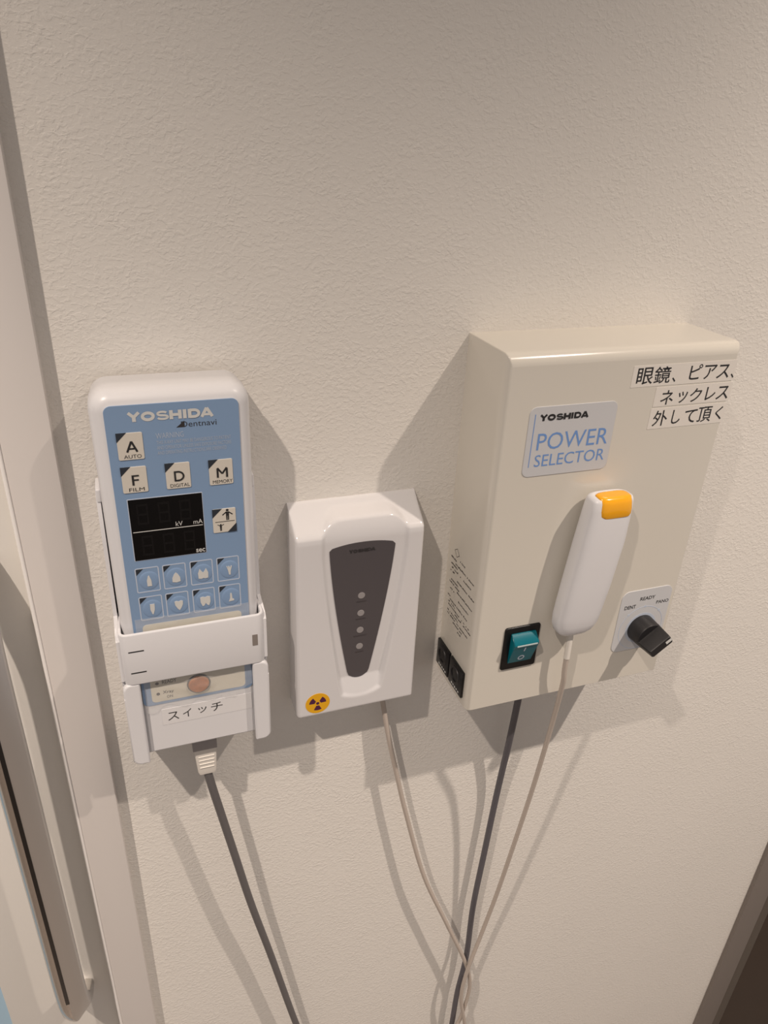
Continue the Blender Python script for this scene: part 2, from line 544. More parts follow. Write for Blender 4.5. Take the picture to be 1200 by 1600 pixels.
# ------------------------------------------------------------------ holder of the left control panel
hold = thing('wall_holder', 'white plastic wall cradle with a wide strap holding the blue control panel', 'holder', (-221, 0, -309))
bm = nb(); slab(bm, -273.5, -168.5, -306, -92, 0, -4, rc=5, rf=1.0)
obj('back_plate', bm, M['plastic'], hold)
for sx, xo, xi in ((-1, -273.8, -271.2), (1, -168.2, -170.8)):
    # upper cheek, low; a profile in yz extruded across the wall thickness
    prof = [(-2, -92), (-18, -92), (-20, -95), (-23, -130), (-26, -186), (-44, -190), (-47.5, -194), (-47.5, -229), (-44, -232), (-44, -236),
            (-47, -240), (-50, -244), (-50, -303), (-46.5, -309), (-2, -309)]
    bm = nb()
    rings(bm, [[(xo, y, z) for y, z in prof], [(xi, y, z) for y, z in prof]])
    obj('side_cheek', bm, M['plastic'], hold)
    # front lip wrapping over the body edge
    bm = nb()
    a, b = (xo, xo + 12) if sx < 0 else (xo - 12, xo)
    rl = (6, 1.0, 1.5, 6) if sx < 0 else (1.0, 6, 6, 1.5)
    slab(bm, a, b, -309.3, -231, -46.4, -50.3, rc=3, rf=1.6, rs=rl)
    obj('front_lip', bm, M['plastic'], hold)
    bm = nb(); slab(bm, (xo + .2) if sx < 0 else xo - 3.6, (xo + 3.6) if sx < 0 else xo - .2, -98, -88, -2, -21, rc=1.2, rf=1.2)
    obj('catch', bm, M['plastic'], hold)
# strap: U section swept round the front, rounded corners
def strap_ring(z, o):
    pts = []
    xl, xr, yb, yf, r = -272.0 + o, -170.0 - o, -20.0, -50.6 + o, 6.0 - o
    outer = [(xl, yb)]
    for k in range(7):
        a = math.pi + (math.pi / 2) * k / 6
        outer.append((xl + r + r * math.cos(a), yf + r + r * math.sin(a)))
    for k in range(7):
        a = 1.5 * math.pi + (math.pi / 2) * k / 6
        outer.append((xr - r + r * math.cos(a), yf + r + r * math.sin(a)))
    outer.append((xr, yb))
    t = 2.4 - 2 * o
    r2 = max(r - t, 1)
    inner = [(xr - t, yb)]
    for k in range(7):
        a = 0 - (math.pi / 2) * k / 6
        inner.append((xr - t - r2 + r2 * math.cos(a), yf + t + r2 + r2 * math.sin(a)))
    for k in range(7):
        a = -math.pi / 2 - (math.pi / 2) * k / 6
        inner.append((xl + t + r2 + r2 * math.cos(a), yf + t + r2 + r2 * math.sin(a)))
    inner.append((xl + t, yb))
    return [(x, y, z) for x, y in outer + inner]
bm = nb(); rings(bm, [strap_ring(z, o) for z, o in [(-231.5, .5), (-231.1, .12), (-230.6, 0), (-188.4, 0), (-187.9, .12), (-187.5, .5)]])
strap = obj('strap', bm, M['plastic'], hold)
for z0 in (-202.0, -220.6):
    bm = nb(); box(bm, -266.5, -256, -50.75, -50.2, z0 - .45, z0 + .45)
    obj('slit', bm, M['black_soft'], strap, label='narrow dark slit in the strap')
bm = nb(); slab(bm, -179.6, -175.6, -214.5, -204.5, -50.2, -50.75, rc=.4, rf=.1)
obj('slot', bm, M['taupe'], strap, label='small dark slot in the strap')

# ------------------------------------------------------------------ left control panel
cp = thing('control_panel', 'white handheld control panel with light blue keypad face and black display', 'control panel', (-221, -4, -307))
YF = -45.0
bm = nb()
def pillow_ring(ins, y, dz=0):
    q = max(13 - ins, 0.5)
    return [(x, y, z) for x, z in rrect(-270 + ins, -172 - ins, -306.8 + ins * .45, -14.6 - ins, q, 8, rs=(max(5 - ins, .4), max(5 - ins, .4), q, q))]
rl = [pillow_ring(4, -5.5), pillow_ring(2.0, -6.0), pillow_ring(1.0, -8), pillow_ring(0.8, -20), pillow_ring(0.0, -22), pillow_ring(0.0, -34)]
for k in range(1, 8):
    a = math.pi / 2 * k / 7
    rl.append(pillow_ring(8.5 * (1 - math.cos(a)), -34 - 10.6 * math.sin(a)))
rl.append(pillow_ring(9.2, YF + 0.02))
rings(bm, rl)
# below the strap the housing is narrower: it slips between the cheeks
for v in bm.verts:
    if v.co.z < -190:
        v.co.x = -221 + (v.co.x + 221) * 0.985
obj('housing', bm, M['plastic'], cp)
bm = nb(); slab(bm, -261.3, -180.2, -257.8, -23.2, YF + .3, YF - .35, rc=4.5, rf=.15)
face = obj('keypad_overlay', bm, M['blue'], cp, label='light blue keypad overlay')
y1 = YF - .35
bm = nb(); wide_bold_name(bm, -248, -195.3, -34.0, -28.1, y1)
obj('lettering', bm, M['print_white'], face)
bm = nb(); text(bm, 'Dentnavi', -216.5, -194.7, -39.8, -36.0, y1, bold=-.05)
prism(bm, [(-219.6, -39.8), (-214.4, -39.8), (-214.4, -35.6)], y1, y1 - .1)
obj('lettering', bm, M['dark_print'], face)
bm = nb(); text(bm, 'WARNING', -232.4, -215.5, -46.2, -42.5, y1)
obj('lettering', bm, M['warn'], face)
bm = nb()
for s, xr, zb in (('THIS X-RAY UNIT MAY BE DANGEROUS TO PATIENT', -186.2, -50.0), ('AND OPERATOR UNLESS SAFE EXPOSURE FACTORS', -186.2, -53.5), ('AND OPERATING INSTRUCTIONS ARE OBSERVED', -189.3, -57.0)):
    text(bm, s, -232.3, xr, zb, zb + 2.4, y1)
obj('lettering', bm, M['warn'], face)
# cream keys
def corner_tri(bm, x0, z1, s, y):
    prism(bm, [(x0, z1), (x0, z1 - s), (x0 + s, z1)], y, y - .1)
for ch, word, x0, zt, lw, wl in (('A', 'AUTO', -255.7, -40.7, 7.0, 10.5), ('F', 'FILM', -255.7, -63.5, 4.4, 9.4), ('D', 'DIGITAL', -228.9, -63.5, 6.4, 12.2), ('M', 'MEMORY', -201.6, -63.9, 7.0, 12.8)):
    bm = nb(); slab(bm, x0, x0 + 15.4, zt - 18.0, zt, y1 + .2, y1 - .5, rc=1.0, rf=.25, rs=(1, 1, 1, .1))
    k = obj('key', bm, M['key'], cp, label='cream key marked ' + ch)
    yk = y1 - .5
    cx = x0 + 8.4
    bm = nb()
    l_, r_, b_, t_ = cx - lw / 2 + .5, cx + lw / 2 - .5, zt - 12.7, zt - 5.6
    if ch == 'A':
        stroke(bm, [(l_, b_), (cx, t_)], 1.25, yk); stroke(bm, [(r_, b_), (cx, t_)], 1.25, yk); stroke(bm, [(l_ + 1.2, b_ + 2.2), (r_ - 1.2, b_ + 2.2)], 1.0, yk)
    elif ch == 'F':
        stroke(bm, [(l_, b_), (l_, t_)], 1.25, yk); stroke(bm, [(l_, t_ - .5), (r_ + .4, t_ - .5)], 1.0, yk); stroke(bm, [(l_, b_ + 3.7), (r_ + .1, b_ + 3.7)], 1.0, yk)
    elif ch == 'D':
        stroke(bm, [(l_, b_ + .5), (l_ + 1.9, b_ + .5)] + arc(l_ + 2.0, (b_ + t_) / 2, 3.3, 3.05, -90, 90, 14) + [(l_, t_ - .5)], 1.1, yk, closed=True)
    else:
        stroke(bm, [(l_, b_), (l_, t_ - .4)], 1.2, yk); stroke(bm, [(r_, b_), (r_, t_ - .4)], 1.2, yk)
        stroke(bm, [(l_, t_ - .3), (cx, b_ + 2.6)], 1.2, yk); stroke(bm, [(r_, t_ - .3), (cx, b_ + 2.6)], 1.2, yk)
    text(bm, word, cx - wl / 2, cx + wl / 2, zt - 16.9, zt - 14.5, yk, bold=-.02)
    obj('lettering', bm, M['ink'], k)
    bm = nb(); corner_tri(bm, x0 - .2, zt + .2, 6.3, yk)
    obj('corner_mark', bm, M['navy'], k)
# patient size key
x0, zt = -201.5, -100.0
bm = nb(); slab(bm, x0, x0 + 15.6, zt - 18.0, zt, y1 + .2, y1 - .5, rc=.8, rf=.25)
k = obj('key', bm, M['key'], cp, label='cream key with adult and child figures')
yk = y1 - .5
bm = nb()
corner_tri(bm, x0 - .1, zt + .1, 6.6, yk)
prism(bm, [(x0 + 15.7, zt - 18.1), (x0 + 15.7, zt - 11.6), (x0 + 9.4, zt - 18.1)], yk, yk - .1)
obj('corner_mark', bm, M['navy'], k)
def figure(bm, cx, cz, s, y, up=False):
    disc(bm, cx, cz + 3.6 * s, .95 * s, y, y - .1, n=16)
    prism(bm, [(cx - 1.1 * s, cz + 2.4 * s), (cx + 1.1 * s, cz + 2.4 * s), (cx + .9 * s, cz - 3.9 * s), (cx + .15 * s, cz - 3.9 * s), (cx + .1 * s, cz - .6 * s), (cx - .1 * s, cz - .6 * s), (cx - .15 * s, cz - 3.9 * s), (cx - .9 * s, cz - 3.9 * s)], y, y - .1)
    for sg in (-1, 1):
        e = (cx + sg * 3.4 * s, cz + (3.9 if up else .1) * s)
        a = (cx + sg * .6 * s, cz + 2.4 * s)
        d = Vector((e[0] - a[0], e[1] - a[1])); p = Vector((-d.y, d.x)).normalized() * .38 * s
        prism(bm, [(a[0] + p.x, a[1] + p.y), (a[0] - p.x, a[1] - p.y), (e[0] - p.x, e[1] - p.y), (e[0] + p.x, e[1] + p.y)], y, y - .1)
bm = nb()
figure(bm, x0 + 10.0, zt - 4.9, 1.0, yk)
figure(bm, x0 + 5.1, zt - 14.2, .62, yk, up=True)
prism(bm, [(x0 + 1.6, zt - 9.9), (x0 + 14.6, zt - 9.9), (x0 + 14.6, zt - 9.5), (x0 + 1.6, zt - 9.5)], yk, yk - .1)
obj('figure_print', bm, M['ink'], k)
# display
bm = nb(); slab(bm, -254.4, -207.0, -132.2, -86.0, y1 + .2, y1 - .15, rc=.4, rf=.1)
obj('display_border', bm, M['print_pale'], cp)
bm = nb(); slab(bm, -253.9, -207.4, -131.8, -86.5, y1, y1 - .3, rc=.3, rf=.1)
lcd = obj('display', bm, M['lcd'], cp, label='black unlit display')
yd = y1 - .3
bm = nb()
for row, zc in ((0, -97.6), (1, -121.0)):
    for c in range(3):
        X = -249.5 + c * 13.5 + row * 1.0
        w, hh, t = 7.6, 15.0, 1.5
        for (a, b, c0, d) in ((0, w, hh / 2 - t, hh / 2), (0, w, -t / 2, t / 2), (0, w, -hh / 2, -hh / 2 + t), (0, t, .9, hh / 2 - t), (w - t, w, .9, hh / 2 - t), (0, t, -hh / 2 + t, -.9), (w - t, w, -hh / 2 + t, -.9)):
            box(bm, X + a + .2, X + b - .2, yd - .08, yd, zc + c0, zc + d)
obj('digit_segments', bm, M['segment'], lcd, label='unlit dark digit segments')
bm = nb()
box(bm, -253.0, -208.2, yd - .1, yd, -110.5, -110.0)
text(bm, 'kV', -225.7, -221.2, -108.9, -105.6, yd)
text(bm, 'mA', -214.2, -208.2, -108.9, -105.6, yd)
text(bm, 'sec', -214.0, -208.0, -131.0, -128.3, yd, bold=.15)
obj('lettering', bm, M['print_white'], lcd)
# tooth keys
U_INC = [(-1.6, -4.2), (1.7, -4.2), (1.5, .5), (.2, 4.6), (-.6, 4.0), (-1.7, .3)]
U_CAN = [(-3.0, -3.6), (0, -4.2), (3.0, -3.6), (2.8, -.2), (1.4, 2.6), (0, 4.0), (-1.4, 2.6), (-2.8, -.2)]
U_MOL = [(-3.6, -3.8), (-1.4, -4.2), (0, -3.6), (1.4, -4.2), (3.6, -3.8), (3.8, .5), (2.4, 4.2), (1.2, 2.4), (0, .8), (-1.2, 2.4), (-2.4, 4.2), (-3.8, .5)]
BITE = [(-.5, -4.0), (.7, -4.0), (.9, -.8), (2.0, 3.2), (1.0, 3.2), (.6, 1.6), (0, 3.2), (-.8, 3.2), (-1.0, 1.5), (-1.4, 3.2), (-2.2, 3.2), (-1.2, 0)]
def flip(p):
    return [(x, -z) for x, z in p][::-1]
L_CAN = [(-3.1, 3.2), (-1.6, 3.8), (0, 3.1), (1.6, 3.8), (3.1, 3.2), (2.9, .4), (1.5, -2.6), (.2, -4.3), (-1.2, -2.8), (-2.8, .2)]
L_MOL = [(-3.8, 3.4), (-2.0, 4.0), (0, 3.4), (2.0, 4.0), (3.8, 3.4), (3.8, -.6), (2.7, -4.0), (1.6, -3.6), (.2, -1.6), (-1.0, -3.6), (-2.3, -4.0), (-3.6, -.8)]
L_BIT = [(-2.0, -3.4), (2.3, -3.0), (2.0, -1.6), (.9, -1.2), (.6, 3.2), (-.1, 4.0), (-.7, 3.0), (-.9, -.6)]
XK = [-255.3, -237.5, -219.3, -201.1]
for row, (zt, icons) in enumerate(((-137.9, (U_INC, U_CAN, U_MOL, BITE)), (-161.0, (flip(U_INC), L_CAN, L_MOL, L_BIT)))):
    for x0, ic in zip(XK, icons):
        bm = nb()
        n = 26
        cx, cz = x0 + 8.6, zt - 10.6
        rl = []
        for q in range(6):
            f = q / 5
            rr = 6.6 * math.cos(f * math.pi / 2 * .96)
            yy = y1 - .5 * math.sin(f * math.pi / 2)
            rl.append([(cx + rr * math.cos(2 * math.pi * i / n), yy, cz + rr * 1.12 * math.sin(2 * math.pi * i / n)) for i in range(n)])
        rings(bm, rl, cap0=False)
        k = obj('tooth_key', bm, M['blue_dome'], cp)
        bm = nb(); frame_outline(bm, x0, x0 + 15.6, zt - 19.6, zt, 1.3, .7, y1, y1 - .12)
        obj('key_outline', bm, M['print_pale'], k)
        bm = nb(); corner_tri(bm, x0 + .5, zt - .5, 5.4, y1)
        obj('corner_mark', bm, M['navy'], k)
        bm = nb(); prism(bm, [(cx + x * .92, cz + z * .98) for x, z in ic], y1 - .2, y1 - .7)
        obj('tooth_icon', bm, M['print_white'], k)
# cream lower window with READY / X-ray lamps and orange button
bm = nb(); slab(bm, -255.0, -185.8, -255.2, -184.4, y1 + .1, y1 - .12, rc=3.0, rf=.1)
cw = obj('cream_overlay', bm, M['cream'], cp, label='cream lower overlay')
yc = y1 - .12
bm = nb()
text(bm, 'READY', -246.6, -236.2, -238.8, -235.6, yc, bold=.1)
text(bm, 'Xray', -246.8, -239.0, -249.0, -245.4, yc)
text(bm, 'ON', -244.3, -240.0, -252.6, -250.2, yc)
disc(bm, -250.2, -237.8, 1.3, yc, yc - .1, n=18); disc(bm, -250.2, -247.6, 1.3, yc, yc - .1, n=18)
obj('lettering', bm, M['dark_print'], cw)
bm = nb(); disc(bm, -220.5, -244.4, 8.6, yc + .1, yc - .7, n=40, rf=.4)
rg = obj('exposure_button', bm, M['dark_print'], cp, label='round orange exposure button with a dark rim')
bm = nb(); disc(bm, -220.5, -244.4, 7.7, yc, yc - 1.9, n=40, rf=1.2)
obj('button_cap', bm, M['orange'], rg)
# paper strip with katakana
bm = nb(); slab(bm, -249.5, -181.5, -279.0, -263.5, YF + .1, YF - .15, rc=.3, rf=.05)
pl = obj('word_label', bm, M['paper'], cp, label='white tape label reading スイッチ')
bm = nb()
for ch, a, b, z0, zz in (('ス', -245.4, -237.2, -275.3, -267.6), ('イ', -234.2, -227.8, -274.9, -267.2), ('ッ', -222.8, -216.4, -273.8, -268.2), ('チ', -213.0, -204.2, -274.6, -266.4)):
    text(bm, ch, a, b, z0, zz, YF - .15, bold=-.02)
obj('lettering', bm, M['ink'], pl)
# clear tape over the lower part, crumpled, torn lower edge
bm = nb()
nx, nz = 40, 44
def tape_bottom(x):
    t = (x + 260) / 80.0
    return -261.5 - 3.5 * noise.noise(Vector((t * 7, 1.3, 0))) - (4.5 if .70 < t < .84 else 0) + (6 if t > .9 else 0) - 1.5 * math.sin(t * 23)
gv = []
for i in range(nx + 1):
    x = -259.5 + 79.0 * i / nx
    zt, zb = -178.5 + .8 * noise.noise(Vector((x * .2, 0, 4))), tape_bottom(x)
    col = []
    for j in range(nz + 1):
        z = zt + (zb - zt) * j / nz
        w = noise.noise(Vector((x * .055, z * .10, 2.0))) + .5 * noise.noise(Vector((x * .16, z * .2, 7.0)))
        dy = 1.1 * abs(w)
        r = math.hypot(x + 220.5, z + 244.4)
        dy += 1.9 * max(0, 1 - max(0, r - 8.0) / 5.0) if r < 13 else 0
        col.append(bm.verts.new((x, y1 - .28 - dy, z)))
    gv.append(col)
for i in range(nx):
    for j in range(nz):
        bm.faces.new((gv[i][j], gv[i + 1][j], gv[i + 1][j + 1], gv[i][j + 1]))
obj('clear_tape', bm, M['clear'], cp, label='crumpled clear tape')
# connector hood under the housing and the plug with its cable
bm = nb(); box(bm, -231, -208, -36, -18, -310, -306.2, bev=.5)
obj('connector_socket', bm, M['black_soft'], cp)

cab = thing('keypad_cable', 'dark grey cable with a white plug hanging under the blue control panel', 'cable', (-219, -27, -312))
bm = nb()
def rect_ring(cx, cy, hx, hy, z, r=1.2):
    return [(x, y, z) for x, y in rrect(cx - hx, cx + hx, cy - hy, cy + hy, r, 3)]
rings(bm, [rect_ring(-219.5, -27, 9.6, 5.2, -308), rect_ring(-219.5, -27, 9.6, 5.2, -320), rect_ring(-219.4, -27, 9.0, 5.0, -326), rect_ring(-219.2, -27, 7.6, 4.8, -350), rect_ring(-219.2, -27, 6.6, 4.2, -353.5)])
pg = obj('plug', bm, M['boot'], cab, label='off-white plug')
for i, z in enumerate((-333, -337, -341, -345)):
    bm = nb(); slab(bm, -225.6 + i * .2, -212.6 - i * .2, z - .5, z + .5, -31.6, -32.4, rc=.4, rf=.3)
    obj('grip_rib', bm, M['boot'], pg)
bm = nb(); box(bm, -229.3, -209.8, -32.6, -21.4, -325.5, -309, bev=.6)
obj('latch', bm, M['led'], pg, label='grey latch')
bm = nb(); tube(bm, [(-219.0, -27, -350), (-218.7, -27, -357), (-215.8, -27, -378.1), (-210.7, -26, -410.9), (-201.3, -25, -470.9), (-189.2, -23, -548.2), (-171.5, -20, -645.7), (-145.8, -17, -792.2), (-118, -14, -930), (-90, -12, -1080)], 3.6, n=16)
obj('cord', bm, M['cable_grey'], cab)

# ------------------------------------------------------------------ middle indicator box
ib = thing('indicator_box', 'glossy white wall box with a dark tapering window and four grey dots', 'indicator box', (-88.5, 0, -317))
X0, X1, ZB, ZT, YB = -141.0, -36.5, -317.5, -124.5, -29.2
CX = -86.5
def base_y(z):
    # front profile: shallow sloping top turning into the flat front
    pts = [(ZT, -1.0), (-125.6, -3.0), (-127.6, -6.0), (-134.0, -16.0), (-139.2, -24.0), (-141.6, -27.0), (-144.0, -28.8), (-148, YB), (ZB, YB)]
    for (za, ya), (zb, yb) in zip(pts, pts[1:]):
        if zb <= z <= za:
            t = (z - za) / (zb - za)
            return ya + (yb - ya) * t
    return YB
def half_w(z):
    if z > -160:
        return 36.2
    t = (-160 - z) / 140.0
    return 36.2 - 17.5 * (t ** 1.25)
def sdist(x, z):
    """signed distance to the tall scoop outline, negative inside"""
    u = abs(x - (CX + (1.2 if z < -200 else 1.2)))
    hw = half_w(max(z, -300))
    d1 = u - hw
    top = -128.5; rt = 17.0
    if z > top - rt and u > hw - rt:
        d1 = math.hypot(u - (hw - rt), z - (top - rt)) - rt
    elif z > top - rt:
        d1 = max(d1, z - top)
    # bottom arc
    cz = -273.0; R = 33.0
    if z < -290:
        d1 = max(d1, math.hypot(x - CX, z - cz) - R)
    return d1
def scoop_y(z):
    if z > -150:
        t = min(1, max(0, (z + 150) / 22.0))
        return -27.2 + 6.0 * t * t
    if z > -284:
        return -27.2 + 2.6 * ((-150 - z) / 134.0)
    t = min(1, (-284 - z) / 22.0)
    return -24.6 - 4.6 * t
def sst(t):
    t = min(1, max(0, t)); return t * t * (3 - 2 * t)
def front_y(x, z):
    b = base_y(z)
    # rounded long edges
    e = min(x - X0, X1 - x)
    if e < 3.0:
        b += (3.0 - math.sqrt(max(0, 9 - (3.0 - e) ** 2))) * min(1, abs(b) / 20)
    ez = z - ZB
    if ez < 3.0:
        b += 3.0 - math.sqrt(max(0, 9 - (3.0 - ez) ** 2))
    d = sdist(x, z)
    s = scoop_y(z)
    m = 1 - sst((d + 4.4) / 4.4)
    return b + (s - b) * m
bm = nb()
nx, nz = 116, 200
gv = []
zs = [ZT + (ZB - ZT) * (j / nz) for j in range(nz + 1)]
xs = [X0 + (X1 - X0) * (0.5 - 0.5 * math.cos(math.pi * i / nx)) * 0.25 + (X1 - X0) * (i / nx) * 0.75 for i in range(nx + 1)]
for i in range(nx + 1):
    gv.append([bm.verts.new((xs[i], front_y(xs[i], z), z)) for z in zs])
for i in range(nx):
    for j in range(nz):
        bm.faces.new((gv[i][j], gv[i][j + 1], gv[i + 1][j + 1], gv[i + 1][j]))
# side walls and back
def skirt(edge):
    bk = [bm.verts.new((v.co.x, 0, v.co.z)) for v in edge]
    for a in range(len(edge) - 1):
        bm.faces.new((edge[a], edge[a + 1], bk[a + 1], bk[a]))
skirt(gv[0]); skirt(gv[-1][::-1]); skirt([c[0] for c in gv][::-1]); skirt([c[-1] for c in gv])
bmesh.ops.remove_doubles(bm, verts=bm.verts, dist=0.001)
obj('housing', bm, M['gloss'], ib, angle=50)
# smoked window following the scoop
bm = nb()
def win_half(z):
    t = (z + 154) / (-282 + 154)
    t = min(1, max(0, t))
    return 27.0 - 4.3 * t - 13.6 * t ** 1.5
nx, nz = 24, 60
gv = []
for i in range(nx + 1):
    u = -1 + 2 * i / nx
    col = []
    for j in range(nz + 1):
        s = j / nz
        zt = -151.6 - 3.6 * abs(u) ** 2.2
        zb = -286.0 + 4.0 * abs(u) ** 2.2
        if abs(u) > .93:
            zt -= 1.6 * ((abs(u) - .93) / .07) ** 2
            zb += 2.6 * ((abs(u) - .93) / .07) ** 2
        z = zt + (zb - zt) * s
        x = CX - .9 + u * win_half(z)
        col.append(bm.verts.new((x, scoop_y(z) - .45, z)))
    gv.append(col)
for i in range(nx):
    for j in range(nz):
        bm.faces.new((gv[i][j], gv[i][j + 1], gv[i + 1][j + 1], gv[i + 1][j]))
ext = bmesh.ops.extrude_face_region(bm, geom=bm.faces[:])
for g in ext['geom']:
    if isinstance(g, bmesh.types.BMVert):
        g.co.y += .8
win = obj('window', bm, M['grey_glass'], ib, label='dark grey tapering window')
bm = nb(); wide_bold_name(bm, -98.6, -76.8, -160.4, -157.6, scoop_y(-159) - .48)
obj('lettering', bm, M['dark_print'], win)
for z, wd in ((-201.8, 8.0), (-219.1, 8.5), (-236.3, 11.0), (-253.2, 7.0)):
    yy = scoop_y(z) - .45
    bm = nb(); disc(bm, -87.0, z, 3.0, yy + .1, yy - .25, n=28, rf=.15)
    led = obj('indicator_dot', bm, M['led'], win)
    bm = nb(); box(bm, -87 - wd / 2, -87 + wd / 2, yy - .1, yy + .05, z - 6.2, z - 5.3)
    obj('caption_line', bm, M['faint_dark'], led)
# radiation sticker
bm = nb(); disc(bm, -123.9, -303.0, 10.6, YB + .2, YB - .18, n=56)
st = obj('radiation_sticker', bm, M['yellow'], ib, label='round yellow radiation warning sticker')
bm = nb(); disc(bm, -123.9, -303.0, 1.4, YB - .18, YB - .3, n=20)
for a in (math.radians(30), math.radians(150), math.radians(270)):
    w = math.radians(27)
    pts = [(-123.9 + 2.8 * math.cos(a - w), -303 + 2.8 * math.sin(a - w))]
    pts += [(-123.9 + 7.4 * math.cos(a - w + 2 * w * k / 8), -303 + 7.4 * math.sin(a - w + 2 * w * k / 8)) for k in range(9)]
    pts += [(-123.9 + 2.8 * math.cos(a + w), -303 + 2.8 * math.sin(a + w))]
    prism(bm, pts, YB - .18, YB - .3)
obj('trefoil', bm, M['magenta'], st, label='purple trefoil')

bm = nb(); tube(bm, [(-60, -9, -312), (-59, -11, -325), (-57.2, -12, -337.6), (-50.4, -14, -379), (-40.2, -15, -428), (-27.8, -16, -484.6), (-1.2, -18, -589.7), (33, -20, -684.1), (66.5, -21, -776), (78.5, -21, -832), (74.1, -20, -894.4), (66.1, -20, -930.2), (50, -18, -1040)], 2.35, n=14)
tag(obj('signal_cable', bm, M['cable_beige']), 'thin beige cable coming out below the glossy box with the dark window', 'cable')

# ------------------------------------------------------------------ power selector
ps = thing('power_selector', 'cream metal wall box with a blue printed nameplate, teal switch and black knob', 'switch box', (100, 0, -315.5))
D = -63.9
bm = nb()
# folded sheet cover: rounded long edges on top/left/right of the front, top fold rounder
def cover_ring(ins_s, ins_t, y):
    return [(x, y, z) for x, z in rrect(0 + ins_s, 200 - ins_s, -315.5 + ins_s * .4, 0 - ins_t, 1.0, 4)]
rl = [cover_ring(0, 0, 0), cover_ring(0, 0, D + 11)]
for k in range(0, 9):
    a = math.pi / 2 * k / 8
    rl.append(cover_ring(3.6 * (1 - math.cos(a)), 8.5 * (1 - math.cos(a)), D + 8.0 * (1 - math.sin(a))))
rings(bm, rl)
obj('housing', bm, M['cream_paint'], ps, angle=50)
# nameplate
bm = nb(); slab(bm, 21.8, 95.6, -93.2, -38.6, D + .2, D - .45, rc=5.5, rf=.2)
npn = obj('nameplate', bm, M['plate'], ps, label='pale nameplate with blue lettering')
yn = D - .45
bm = nb(); wide_bold_name(bm, 30.4, 71.8, -49.4, -44.7, yn)
obj('lettering', bm, M['ink'], npn)
bm = nb()
text(bm, 'POWER', 31.0, 91.8, -72.2, -59.0, yn, bold=-.02)
text(bm, 'SELECTOR', 31.0, 91.6, -85.4, -75.9, yn, bold=-.02)
box(bm, 26.2, 26.8, yn - .1, yn, -85.4, -44.0)
obj('lettering', bm, M['print_blue'], npn)
# tape labels with Japanese text
rows = [
    (103.5, 198.5, -29.6, -13.2, [('眼', 107.6, 122.0, -27.6, -14.8), ('鏡', 123.0, 137.6, -27.6, -14.8), ('、', 139.8, 143.2, -27.4, -23.8),
                                   ('ピ', 155.2, 166.2, -26.6, -14.9), ('ア', 168.4, 180.0, -27.0, -16.0), ('ス', 181.2, 193.0, -27.2, -16.4), ('、', 195.0, 198.2, -27.6, -24.0)]),
    (127.5, 199.6, -46.2, -30.8, [('ネ', 133.4, 145.0, -45.0, -33.6), ('ッ', 149.4, 158.0, -44.6, -35.6), ('ク', 160.4, 171.4, -44.6, -33.8), ('レ', 175.4, 184.6, -44.2, -33.6), ('ス', 186.0, 197.6, -44.4, -33.8)]),
    (126.8, 199.4, -64.2, -47.6, [('外', 130.4, 143.6, -62.0, -49.4), ('し', 148.0, 156.0, -61.4, -50.0), ('て', 160.0, 171.6, -61.8, -51.0), ('頂', 172.6, 186.0, -62.2, -49.6), ('く', 189.8, 196.6, -61.4, -50.4)]),
]
for x0, x1, z0, z1, chars in rows:
    bm = nb(); slab(bm, x0, x1, z0, z1, D + .1, D - .18, rc=.4, rf=.05)
    w_ = ''.join(c[0] for c in chars)
    r_ = obj('tape_label', bm, M['tape'], ps, label='pale tape label reading ' + w_)
    bm = nb()
    for ch, a, b, c0, c1 in chars:
        text(bm, ch, a, b, c0, c1, D - .18, bold=.05)
    obj('lettering', bm, M['ink'], r_)
# rocker switch
bm = nb()
slab(bm, 27.2, 60.6, -275.0, -231.4, D + .2, D - 1.6, rc=2.2, rf=.9)
sw = obj('rocker_switch', bm, M['black'], ps, label='black framed rocker switch')
bm = nb()
prof = [(D + 1, -237.2), (D - 3.0, -237.6), (D - 8.8, -243.0), (D - 9.6, -244.6), (D - 9.2, -246.0), (D - 1.2, -269.4), (D + 1, -269.8)]
rings(bm, [[(x, y, z) for y, z in prof] for x in (33.0, 56.0)])
bmesh.ops.bevel(bm, geom=bm.edges[:], offset=.35, segments=2, affect='EDGES', clamp_overlap=True)
rk = obj('rocker', bm, M['teal'], sw, label='teal rocker')
bm = nb(); box(bm, 35.5, 54.8, D - 9.8, D - 9.1, -246.1, -244.7, bev=.2, seg=1)
obj('worn_edge', bm, M['silver_print'], rk)
bm = nb()
def rocker_y(z):
    t = (-246.0 - z) / 23.4
    return D - 9.2 + 8.0 * t - .12
def slanted(bm_):
    for v in bm_.verts:
        v.co.y = rocker_y(v.co.z) + (v.co.y - 0)
prism(bm, [(43.8, -253.4), (44.9, -253.4), (44.9, -248.2), (43.8, -248.2)], 0, -.1)
ring_shape(bm, 44.3, -262.4, 2.0, 3.1, 0, -.1, n=32)
slanted(bm)
obj('lettering', bm, M['print_pale'], rk)
